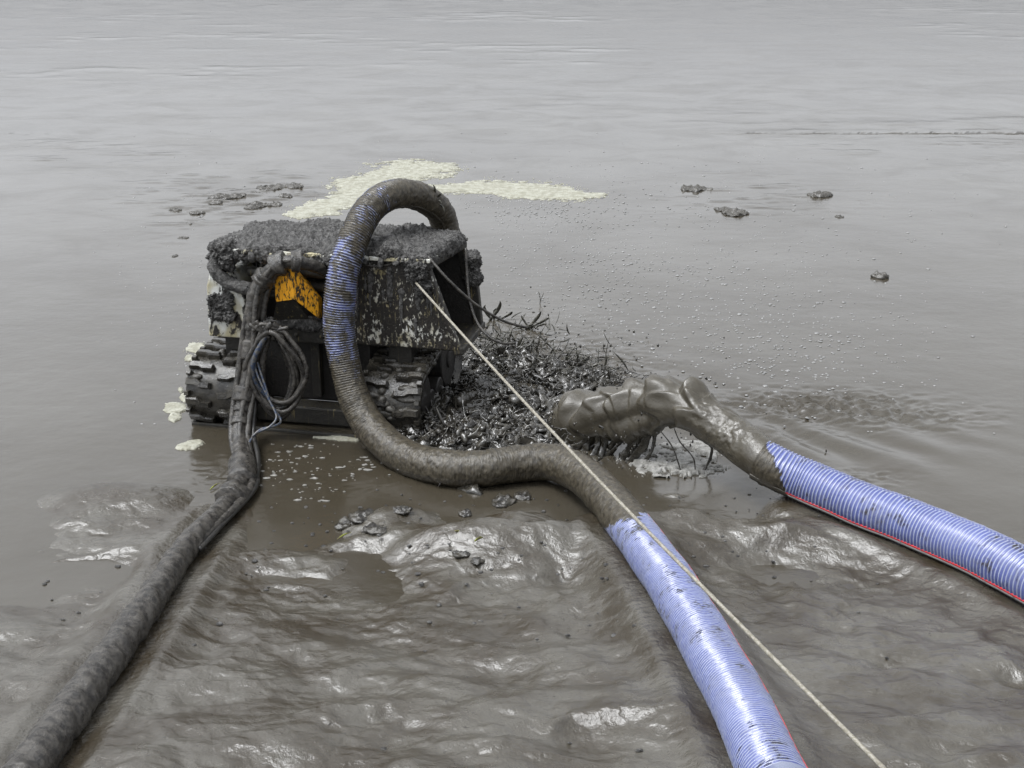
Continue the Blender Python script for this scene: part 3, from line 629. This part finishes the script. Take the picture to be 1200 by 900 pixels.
def shreds(n, sampler, lmin, lmax, wmin, wmax, seed, thick=.35):
    r = np.random.default_rng(seed); V, Fq = [], []
    for i in range(n):
        p = sampler(r); L = r.uniform(lmin, lmax) * (1 if r.random() < .85 else 1.8); wd = r.uniform(wmin, wmax)
        az = r.uniform(0, 6.28); el = r.uniform(-.3, 1.2); T = np.array([math.cos(az) * math.cos(el), math.sin(az) * math.cos(el), math.sin(el)])
        S = np.cross(T, r.normal(size=3)); S /= np.linalg.norm(S); Nn = np.cross(T, S); cu = r.uniform(-1, 1) * 1.6; cs = r.uniform(-.8, .8); b = len(V); m = 5
        for j in range(m):
            t = j / (m - 1); wj = wd * (math.sin(math.pi * (.12 + .80 * t)) + .05); c = p + T * L * (t - .3) + Nn * cu * L * t * t * .6 + S * cs * L * t * t * .5
            V += [c - S * wj, c + Nn * wj * thick * .8, c + S * wj, c - Nn * wj * thick]
        for j in range(m - 1):
            for e in range(4): a = b + j * 4; Fq.append([a + e, a + (e + 1) % 4, a + 4 + (e + 1) % 4, a + 4 + e])
        Fq += [[b + 3, b + 2, b + 1, b], [b + (m - 1) * 4 + e for e in range(4)]]
    return np.array(V), Fq
def samp(r):
    px, py, pr = SPL[r.integers(len(SPL))]
    c = gp(px + r.normal() * pr * .38, py + 12 + r.normal() * pr * .22); hh = float(hump(np.array([c[0]]), np.array([c[1]]))[0])
    c[2] = hh * r.uniform(.5, 1.15) + .01 + .05 * r.random() ** 2; return c
V, Fq = shreds(800, samp, .03, .12, .004, .013, 5, .5); gs = [(V, Fq)]; rr_ = np.random.default_rng(77)
for i in range(1250):
    c = samp(rr_); q = rr_.uniform(.012, .034) * (1 + .9 * (rr_.random() < .12)); V, Fq = lump_geo((q * rr_.uniform(.8, 2.0), q, q * rr_.uniform(.4, 1.1)), i % 97, q * 1.1, 34, 11, 7, octv=3)
    a = rr_.uniform(0, 6.28); ca, sa = math.cos(a), math.sin(a); V = np.stack([V[:, 0] * ca - V[:, 1] * sa, V[:, 0] * sa + V[:, 1] * ca, V[:, 2] + .5 * V[:, 0] * rr_.uniform(-1, 1)], 1); gs.append((V + c - np.array([0, 0, .02]), Fq))
lg = np.random.default_rng(88)
for i in range(330):                                   # thrown strings of mud
    c = samp(lg) + np.array([lg.uniform(-.05, .25), lg.uniform(-.1, .1), .02]); L = lg.uniform(.07, .26); az = lg.normal(.35, .7); el = lg.uniform(.1, 1.1); tt = np.linspace(0, 1, 7)
    q = c + np.stack([np.cos(az) * math.cos(el) * L * tt, np.sin(az) * math.cos(el) * L * tt, math.sin(el) * L * tt - .5 * L * tt ** 2], 1) + .008 * lg.normal(size=(7, 3))
    gs.append(tube_geo(q, lg.uniform(.0025, .006) * (1.3 - tt * .9), 5)[:2])
V, Fq = join(gs)
tag(mesh('mud_splash', V, Fq, M['splash']), 'shredded reeds and mud splatter thrown up beside the track', 'splash', kind='stuff')
def samp2(r):
    c = gp(*[(r.normal(670, 34), r.normal(432, 10)), (r.normal(600, 40), r.normal(410, 12)), (r.normal(560, 26), r.normal(425, 14))][r.integers(3)])
    c[2] = .02 + .16 * r.random() ** 1.5; return c
V, Fq = shreds(420, samp2, .06, .16, .004, .010, 9, .25)
tag(mesh('reed_litter', V, Fq, M['reed']), 'broken dark reed stems tangled on the far edge of the splash', 'reeds', kind='stuff')
def samp3(r):
    c = gp(r.normal(640, 80), r.normal(470, 36)); c[2] = abs(r.normal(.1, .22)) + .02; return c
gs = []; r = np.random.default_rng(3)
for i in range(260):
    V, Fq = sphere_dirs(6, 4); gs.append((V * r.uniform(.004, .014) * np.array([1, 1, r.uniform(.7, 1.6)]) + samp3(r), Fq))
for i in range(170):
    V, Fq = sphere_dirs(6, 4); c = at(r.normal(735, 60), r.normal(508, 22), r.uniform(9.15, 9.7)); c[2] = max(c[2], .01); gs.append((V * r.uniform(.003, .011) * np.array([1, 1, r.uniform(.8, 2.2)]) + c, Fq))
V, Fq = join(gs); tag(mesh('mud_droplets', V, Fq, M['splash']), 'flying drops of mud above the splash', 'mud drops', kind='stuff')
# bigger upstanding reed leaves
def leaf(name, base, tip, bend, wd, mat, parent=None, frame=None):
    a, b = np.array(base), np.array(tip); n = 9; t = np.linspace(0, 1, n)[:, None]; c = a + (b - a) * t + np.array(bend) * (np.sin(t * math.pi))
    T = np.gradient(c, axis=0); S = np.cross(T, np.array([.3, -1, .2])); S /= np.linalg.norm(S, axis=1)[:, None]; N = np.cross(S, T); N /= np.linalg.norm(N, axis=1)[:, None]
    wj = (wd * np.sin(math.pi * (.15 + .83 * t)))
    V = np.stack([c - S * wj + N * wj * .3, c - N * .003, c + S * wj + N * wj * .3, c + N * .004], 1).reshape(-1, 3)
    Fq = [[i * 4 + e, i * 4 + (e + 1) % 4, i * 4 + 4 + (e + 1) % 4, i * 4 + 4 + e] for i in range(n - 1) for e in range(4)] + [[3, 2, 1, 0], [(n - 1) * 4 + e for e in range(4)]]
    return mesh(name, V, Fq, mat, parent, True, frame=frame)
b = at(507, 240, 10.70); e = empty('reed_clump', tuple(b)); tag(e, 'dark reed stems caught on the hose bend behind the machine', 'reeds'); fr = Frame(b, 0)
for (tx, ty), wd in (((497, 222), .010), ((507, 216), .012), ((509, 220), .009), ((516, 227), .010), ((518, 239), .009), ((521, 249), .010), ((492, 238), .008)):
    leaf('stem', b + np.array([random.uniform(-.05, .05), 0, random.uniform(-.04, .04)]), at(tx, ty, 10.66), (.02, 0, .02), wd, M['reed'], e, fr)
for (bx, by), lv, lab in (((618, 384), [((632, 362), .03, .030), ((640, 372), .05, .026), ((606, 376), -.04, .022), ((636, 380), .05, .02), ((612, 366), -.02, .018)], 'broad muddy reed leaves sticking up beside the black cable ends'),
                     ((634, 352), [((633, 341), .0, .008), ((638, 340), .01, .006)], 'tiny dark sprig of reed poking out of open slurry'),
                     ((575, 372), [((585, 352), .03, .035), ((566, 356), -.03, .03), ((596, 366), .05, .028), ((580, 362), .0, .03)], 'muddy reed clump against the open side of the machine'),
                     ((672, 432), [((690, 418), .04, .03), ((664, 414), -.04, .025), ((680, 412), .02, .022), ((700, 428), .05, .02)], 'dark reed clump on the splash behind the jet'),
                     ((610, 412), [((622, 398), .03, .02), ((600, 396), -.03, .022), ((612, 392), .0, .018)], 'dark reed clump on the splash between rope and black cables')):
    b = gp(bx, by + 4, -.01); e = empty('reed_clump', tuple(b)); tag(e, lab, 'reeds'); fr = Frame(b, 0)
    for (tx, ty), bend, wd in lv:
        tip = at(tx, ty, b[1] - random.uniform(0, .1)); leaf('leaf', b + np.array([random.uniform(-.05, .05), random.uniform(-.03, .03), 0]), tip + np.array([random.uniform(-.04, .04), 0, random.uniform(-.03, .02)]), (bend * 1.6, .02, .03), wd * .6, M['reed'], e, fr)
# pale froth slapping under the jet
# ------------------------------------------------------------------ umbilical, coiled cable, thin leads, tow rope
ub = gp(284, 545, 0); um = empty('umbilical_cable', tuple(ub)); UF = Frame(ub, 0); tag(um, 'thick wrapped umbilical cable hanging from the machine and lying in mud', 'cable')
Us, us = spline(U, 420); rad = np.interp(us / us[-1], [0, .05, .12, .17, .22, .38, .48, .55, 1], [.045, .05, .07, .06, .055, .058, .066, .085, .10])
V, Fq, TH, SS = tube_geo(Us, rad, 22, us); c = np.repeat(Us, 22, 0)
V = c + (V - c) * (1 + .17 * fbm(V * np.array([16, 16, 30]), 91, 4) + .025 * np.sin(SS * 38 + 2 * TH + 3 * fbm(V * 6, 92, 2)))[:, None]
mesh('sheath', V, Fq, M['cable'], um, frame=UF)
def sub(i0, i1, off, r, name, mat, seed=1, seg=9, wig=.012):
    a, b = int(i0 * 420), int(i1 * 420); q = Us[a:b]; T, N, B = frames(q); t = np.linspace(0, 1, len(q))[:, None]
    w_ = wig * np.stack([np.sin(t[:, 0] * 9 + seed), np.cos(t[:, 0] * 7 + seed * 2), 0 * t[:, 0]], 1)
    return mesh(name, *tube_geo(q + np.array(off) * (np.sin(t * math.pi) * .35 + .75) + w_, r, seg)[:2], mat, um, frame=UF)
for k, (i0, i1, off, r) in enumerate(((.08, .45, (.075, -.01, -.01), .028), (.10, .40, (-.06, -.02, -.02), .026), (.14, .47, (.10, .03, 0), .020), (.05, .30, (.03, -.06, .03), .024), (.30, .62, (.075, .0, .0), .030), (.34, .58, (.105, .02, -.01), .018), (.11, .29, (.055, .05, -.05), .022))):
    sub(i0, i1, off, r, 'inner_line', M['cable'] if k not in (2, 5) else M['black'], k)
def ring(u0, u1, r, name, mat, n=14, rough=.05, seed=2):
    q = Us[int(u0 * 420):max(int(u1 * 420), int(u0 * 420) + 4)]; q, s_ = spline(q, n); rr = np.full(n, r); rr[0] *= .86; rr[-1] *= .86
    V, Fq, _, _ = tube_geo(q, rr, 20); c = np.repeat(q, 20, 0); V = c + (V - c) * (1 + rough * fbm(V * 28, seed, 3))[:, None]
    return mesh(name, V, Fq, mat, um, frame=UF)
def uat(px, py):                                       # fraction of the umbilical nearest a pixel
    a, b = to_px(Us[:, 0], Us[:, 1], Us[:, 2]); return float(np.argmin((a - px) ** 2 + (b - py) ** 2)) / 420
for (a, b, r) in (((297, 398), (294, 425), .074), ((288, 452), (284, 473), .086), ((283, 476), (282, 484), .070), ((281, 492), (280, 502), .074)):
    ring(uat(*a), uat(*b), r, 'coupling', M['cable'])
for (a, b, r) in (((352, 308), (340, 309), .088), ((334, 311), (322, 318), .095), ((318, 324), (311, 336), .088), ((284, 540), (283, 566), .108), ((276, 578), (268, 588), .108)):
    ring(uat(*a), uat(*b), r, 'wrapping', M['cable'], 18, .22, int(a[0]))
q = Us[int(uat(282, 488) * 420):int(uat(280, 500) * 420)]
# coiled cable hung on the front
cb = at(325, 470, 9.8); co_ = empty('coiled_cable', tuple(cb)); CF = Frame(cb, 0); tag(co_, 'muddy coiled cables hung in a long loop below the yellow bracket', 'cable coil')
r = np.random.default_rng(21)
for k in range(11):
    cx, cy = 323 + r.normal() * 3, 432 + r.normal() * 3; ax, ay = 21 + k * 1.6 + r.normal(), 46 + r.normal() * 4; tl = .10 + .05 * r.normal(); pts = []
    for a in np.linspace(0, 2 * math.pi, 15)[:-1]:
        u, v = math.sin(a) * ax * (1 + .18 * math.cos(a)), -math.cos(a) * ay; u *= (.45 + .55 * sstep(-ay, ay * .3, v)); pts.append(at(cx + u + tl * v * .9, cy + v, 9.84 + .05 * math.sin(a + k) - .010 * k))
    pts.append(pts[0]); P_, _ = spline(pts, 72)
    o = mesh('cable_loop', *tube_geo(P_, r.uniform(.020, .032), 9, caps=False)[:2], M['cable'] if k not in (2, 6) else (M['black'] if k == 2 else M['blue']), co_, frame=CF)
for pts in ([(292, 380), (302, 386), (315, 390), (328, 386), (338, 384)], [(296, 388), (306, 380), (318, 383), (332, 390)], [(300, 376), (308, 388), (316, 396)]):
    mesh('tie', *tube_geo(spline([at(a, b, 9.74) for a, b in pts], 20)[0], .017, 8)[:2], M['cable'], co_, frame=CF)
for pts, lab, mt in (([(294, 412, 9.78), (302, 440, 9.72), (315, 468, 9.66), (324, 488, 9.58), (316, 500, 9.5), (300, 508, 9.46), (291, 520, 9.42)], 'thin dark blue lead dangling beside the umbilical, inner of two', 'blue'),
                 ([(296, 408, 9.80), (310, 450, 9.70), (318, 474, 9.66), (329, 492, 9.6), (322, 499, 9.52), (306, 503, 9.48), (295, 512, 9.44)], 'thin pale-edged blue lead dangling beside the umbilical, outer of two', 'blue')):
    o = tube('thin_lead', np.array([at(*p) for p in pts]), .0095, M[mt], None, 8, 60); tag(o, lab, 'cable')
# tow rope, tied to the front corner and running out to the bank
A, B_ = at(487, 331, 9.86), at(1075, 940, 3.9); t = np.linspace(0, 1, 200)[:, None]; P_ = A + (B_ - A) * t; P_[:, 2] -= .05 * np.sin(t[:, 0] * math.pi)
V, Fq, TH, SS = tube_geo(P_, .0095, 10); c = np.repeat(P_, 10, 0); S_ = np.repeat(np.linspace(0, np.linalg.norm(B_ - A), 200), 10); V = c + (V - c) * (1 + .12 * np.sin(3 * TH + S_ * 120))[:, None]
ro = empty('tow_rope', tuple(A)); TF = Frame(A, 0); tag(ro, 'taut pale rope stretched from the machine corner to the bank', 'rope')
mesh('rope_line', V, Fq, M['rope'], ro, frame=TF)
for k in range(3):
    a = np.linspace(0, 2 * math.pi, 15); q = np.stack([A[0] - .01 + .035 * np.cos(a), A[1] + .03 + .012 * k + 0 * a, A[2] + .03 + .045 * np.sin(a)], 1); mesh('knot', *tube_geo(spline(q, 30)[0], .014, 8, caps=False)[:2], M['crust'], ro, frame=TF)
for pts, lab in (([(502, 301, 9.90), (520, 322, 9.82), (540, 342, 9.80), (562, 360, 9.84), (590, 376, 9.95), (617, 384, 10.1)], 'thin black cable trailing from the roof corner of the machine to the reeds'),
                 ([(546, 291, 10.38), (547, 320, 10.3), (550, 350, 10.2), (558, 376, 10.1), (572, 394, 10.0), (588, 402, 10.0), (604, 402, 10.05)], 'thin black cable hanging across the open side of the machine')):
    o = tube('black_cable', np.array([at(*p) for p in pts]), .011, M['cable'], None, 8, 70); tag(o, lab, 'cable')
mesh('lead', *tube_geo(spline([at(424, 310, 10.0), at(440, 312, 9.98), at(455, 310, 9.97), at(470, 304, 9.96)], 24)[0], .010, 7)[:2], M['cable'], rob, frame=RF)

# ------------------------------------------------------------------ foam, scum, clods, bubbles, litter
def foam(name, cover, bounds, step, label, group=None, thick=.012, kind=None):
    """cover(px,py,P)->0..1 : plate of scum over the pond where cover>0.5"""
    x0, x1, y0, y1 = bounds; a, b = gp(x0, y1), gp(x1, y0); c, d = gp(x0, y0), gp(x1, y1)
    xs = np.arange(min(a[0], c[0]), max(b[0], d[0]), step); ys = np.arange(a[1], b[1], step); X, Y = np.meshgrid(xs, ys); x, y = X.ravel(), Y.ravel(); P = np.stack([x, y, 0 * x], 1)
    px, py = to_px(x, y); k = cover(px, py, P); keep = (k > .5) | ((k > .22) & (np.random.default_rng(len(x)).random(len(x)) < .10 * sstep(.22, .5, k)))   # loose flecks round the edge
    z = np.where(keep, .010 + thick * np.clip((k - .5) * 4, 0, 1) * (1 + .7 * fbm(P * 24, 5, 3)), -.015)
    nx = len(xs); Fq = [f for f in grid(X, Y) if keep[f[0]] or keep[f[1]] or keep[f[2]] or keep[f[3]]]
    used = sorted({i for f in Fq for i in f}); mp = {v: i for i, v in enumerate(used)}
    o = mesh(name, np.stack([x, y, z], 1)[used], [[mp[i] for i in f] for f in Fq], M['foam']); tag(o, label, 'foam', group, kind); return o
def band(pts, wds):
    pts = np.array(pts, float); wds = np.array(wds, float)
    Q, u = spline(np.hstack([pts, wds[:, None]]), 60)
    def f(px, py, P):
        dx = (px[:, None] - Q[None, :, 0]) / (Q[None, :, 2] * 2.6); dy = (py[:, None] - Q[None, :, 1]) / Q[None, :, 2]
        d = np.sqrt(dx ** 2 + dy ** 2).min(1)
        return 1.05 - .55 * d + .55 * fbm(P * np.array([1.5, 1.1, 1]), 101, 5, .65) + .50 * fbm(P * np.array([5, 9, 1]), 103, 4, .75)
    return f
foam('foam_raft', band([(352, 250), (385, 240), (420, 228), (452, 212), (490, 200), (520, 196)], [5, 9, 13, 14, 12, 6]), (330, 540, 186, 268), .022, 'cream scum foam raft behind the machine roof, left of the hose arch', 'foam on the slurry', .007, 'stuff')
foam('foam_raft', band([(500, 222), (545, 219), (600, 220), (650, 227), (705, 229)], [6, 6, 8, 8, 4]), (480, 740, 200, 250), .022, 'cream scum foam raft behind the machine, trailing right of the hose arch', 'foam on the slurry', .007, 'stuff')
def spot(cx, cy, rx, ry, s):
    return lambda px, py, P: 1.1 - .6 * np.sqrt(((px - cx) / rx) ** 2 + ((py - cy) / ry) ** 2) + .5 * fbm(P * 7, s, 3)
for i, (cx, cy, rx, ry) in enumerate(((231, 409, 9, 7), (222, 420, 6, 4), (206, 479, 11, 6), (203, 489, 6, 4), (216, 467, 5, 4), (221, 523, 13, 5), (232, 519, 5, 2.5), (212, 458, 3, 3))):
    foam('foam_patch', spot(cx, cy, rx, ry, i + 200), (cx - rx * 2, cx + rx * 2, cy - ry * 2, cy + ry * 2), .012, {2: 'largest pale foam patch of the cluster against the side of the outer track', 5: 'long pale foam patch on the dark water just before the outer track', 0: 'pale foam patch behind the top of the outer track'}.get(i, 'small pale foam patch floating beside the outer track'), 'foam patches beside the track', .006)
foam('foam_patch', band([(368, 513), (395, 514), (418, 516)], [1.0, 2.0, 1.2]), (350, 435, 505, 526), .009, 'thin pale scum strip along the waterline before the chassis', None, .006)
def frothc(px, py, P):
    e = 1.25 - .62 * np.sqrt(((px - 792) / 52) ** 2 + ((py - 539) / 18) ** 2)
    return np.where((px - 738) * .35 + (py - 518) < 14, 0, e - 2.6 * np.clip(fbm(P * np.array([17, 17, 1]), 111, 3, .6) - .06, 0, 1) * (.3 + .7 * sstep(835, 790, px)) - 1.2 * np.clip(fbm(P * 7, 113, 2) - .2, 0, 1) + .12 * fbm(P * 6, 112, 3))
o = foam('mud_froth', frothc, (725, 860, 512, 560), .009, 'pale bubbly mud froth below the falling jet', None, .014, 'stuff'); o.data.materials[0] = M['froth']; o['category'] = 'froth'
# clods lying in the pond
def clod(px, py, s, seed, label, group=None, flat=.45):
    c = gp(px, py); V, Fq = lump_geo((s, s * .8, s * flat), seed, s * .45, 2.2 / s, 34, 20, octv=5, gain=.6); o = mesh('mud_clod', V, Fq, M['clod']); o.location = (c[0], c[1], s * flat * .15); o.rotation_euler[2] = seed * 1.3
    return tag(o, label, 'mud clod', group)
for i, (px, py, s) in enumerate(((262, 232, .22), (278, 230, .16), (252, 238, .12), (300, 242, .20), (322, 240, .14), (318, 221, .24), (345, 219, .20), (232, 250, .10), (224, 262, .08), (205, 246, .10), (300, 226, .1), (335, 230, .12), (215, 279, .07), (205, 300, .05))):
    clod(px, py, s, 300 + i, ('broad flat grey mud lump' if s >= .19 else 'small grey mud lump' if s < .11 else 'middling grey mud lump') + ' breaking the pond skin near the far foam raft', 'mud lumps beyond the machine', .15)
for i, (px, py, s) in enumerate(((812, 222, .22), (826, 222, .14), (862, 250, .24), (848, 246, .14), (962, 229, .22), (984, 254, .08))):
    clod(px, py, s, 330 + i, ('broad' if s > .2 else 'small') + ' dark mud lump lying low in the open smooth slurry', 'mud lumps in the open slurry', .12)
clod(1031, 325, .10, 350, 'single dark clod alone in the smooth slurry right of the machine', None, .5)
for i, (px, py, s) in enumerate(((410, 612, .11), (425, 606, .10), (440, 622, .09), (590, 588, .10), (612, 582, .08), (470, 598, .07), (545, 600, .06), (540, 632, .06), (560, 637, .05))):
    c = gp(px, py, .1); zz = float(bed(np.array([c[0]]), np.array([c[1]]))[0]); c = gp(px, py, max(zz, 0)); zz = float(bed(np.array([c[0]]), np.array([c[1]]))[0])
    o = clod(px, py, s, 360 + i, ('dark clod in the trio at the water edge before the machine' if i < 3 else 'dark clod in the pair under the bend of the muddy hose' if i < 5 else 'lone small dark clod on the shiny slumped mound'), 'clods on the bank', .26); o.location = (c[0], c[1], max(zz, 0) + .004); o.data.materials[0] = M['track']
# bubbles on the slurry
r = np.random.default_rng(31); gs = []
D, Fd = sphere_dirs(8, 6); keepf = [f for f in Fd if max(D[i][2] for i in f) > -.3]
def bubbles(n, cx, cy, sx, sy, rmin, rmax):
    for i in range(n):
        px, py = cx + r.normal() * sx, cy + r.normal() * sy
        if py < 150 or py > 512: continue
        if 480 < px < 730 and py > 375 and (px < 600 or py > 420): continue
        if 240 < px < 575 and 250 < py < 520: continue
        s = r.uniform(rmin, rmax) * (1 + .6 * (r.random() < .1)); gs.append((D * s * np.array([1, 1, .42]) + gp(px, py), keepf))
bubbles(900, 800, 340, 120, 60, .009, .018); bubbles(500, 660, 300, 70, 45, .008, .016); bubbles(350, 950, 420, 80, 40, .009, .018); bubbles(260, 620, 240, 50, 14, .012, .02)
bubbles(220, 230, 300, 60, 80, .008, .014); bubbles(300, 760, 220, 280, 40, .010, .02); bubbles(120, 640, 390, 50, 18, .006, .012)
V, Fq = join(gs); tag(mesh('slurry_bubbles', V, Fq, M['bubble']), 'small mud bubbles dotting the slurry skin', 'bubbles', kind='stuff')
# crumbs and flecks floating in front of the machine and behind the jet
r = np.random.default_rng(41); gs = []
def crumbs(n, cx, cy, sx, sy, smin, smax, lift=0.0):
    for i in range(n):
        px, py = cx + r.normal() * sx, cy + r.normal() * sy; c = gp(px, py)
        zz = max(0, float(bed(c[:1], c[1:2])[0])) if py > 550 else 0; c = gp(px, py, zz)
        s = r.uniform(smin, smax); V, Fq = lump_geo((s, s * r.uniform(.5, 1), s * .5), i, s * .4, 40, 7, 5); gs.append((V + c + np.array([0, 0, .003]), Fq))
crumbs(90, 640, 400, 60, 22, .006, .016); crumbs(60, 720, 440, 60, 20, .005, .013); crumbs(120, 560, 615, 130, 22, .006, .018); crumbs(80, 880, 600, 90, 25, .006, .016); crumbs(230, 500, 760, 330, 70, .006, .022)
V, Fq = join(gs); tag(mesh('mud_crumbs', V, Fq, M['crust']), 'dark crumbs scattered over slurry and bank', 'crumbs', kind='stuff')
r = np.random.default_rng(43); gs = []
for i in range(150):
    q_ = [(330, 545), (385, 560), (355, 530), (430, 545), (360, 580), (300, 560)][i % 6]; px, py = q_[0] + r.normal() * 22, q_[1] + r.normal() * 9
    if not (515 < py < 590): continue
    c = gp(px, py, .004); s = .003 + .011 * r.random() ** 2.2 + .012 * (r.random() < .04); V, Fq = lump_geo((s * r.uniform(1, 2.6), s * .8, .004), i, s * .8, 60, 10, 6); gs.append((V + c, Fq))
V, Fq = join(gs); tag(mesh('scum_flecks', V, Fq, M['froth']), 'pale scum flecks drifting before the machine', 'scum', kind='stuff')
# a few blades of green and a twig washed up
for (a, b), (c, d), lab, wd, mt in (((533, 622), (546, 628), 'yellow-green grass blade on the bank crest before the hose', .010, 'leaf'), ((556, 634), (566, 630), 'short green grass scrap on the bank beside the mound', .010, 'leaf'),
                            ((246, 574), (258, 566), 'yellowish straw lying beside the umbilical in the mud', .006, 'leaf'), ((395, 632), (412, 624), 'pale grass straw on the slumped bank crest', .006, 'leaf')):
    def onb(px, py):
        p = gp(px, py, .05)
        for _ in range(3): p = gp(px, py, max(0, float(bed(p[:1], p[1:2])[0])) + .012)
        return p
    tag(leaf('grass_blade', onb(a, b), onb(c, d), (0, 0, .01), wd, M[mt]), lab, 'grass')
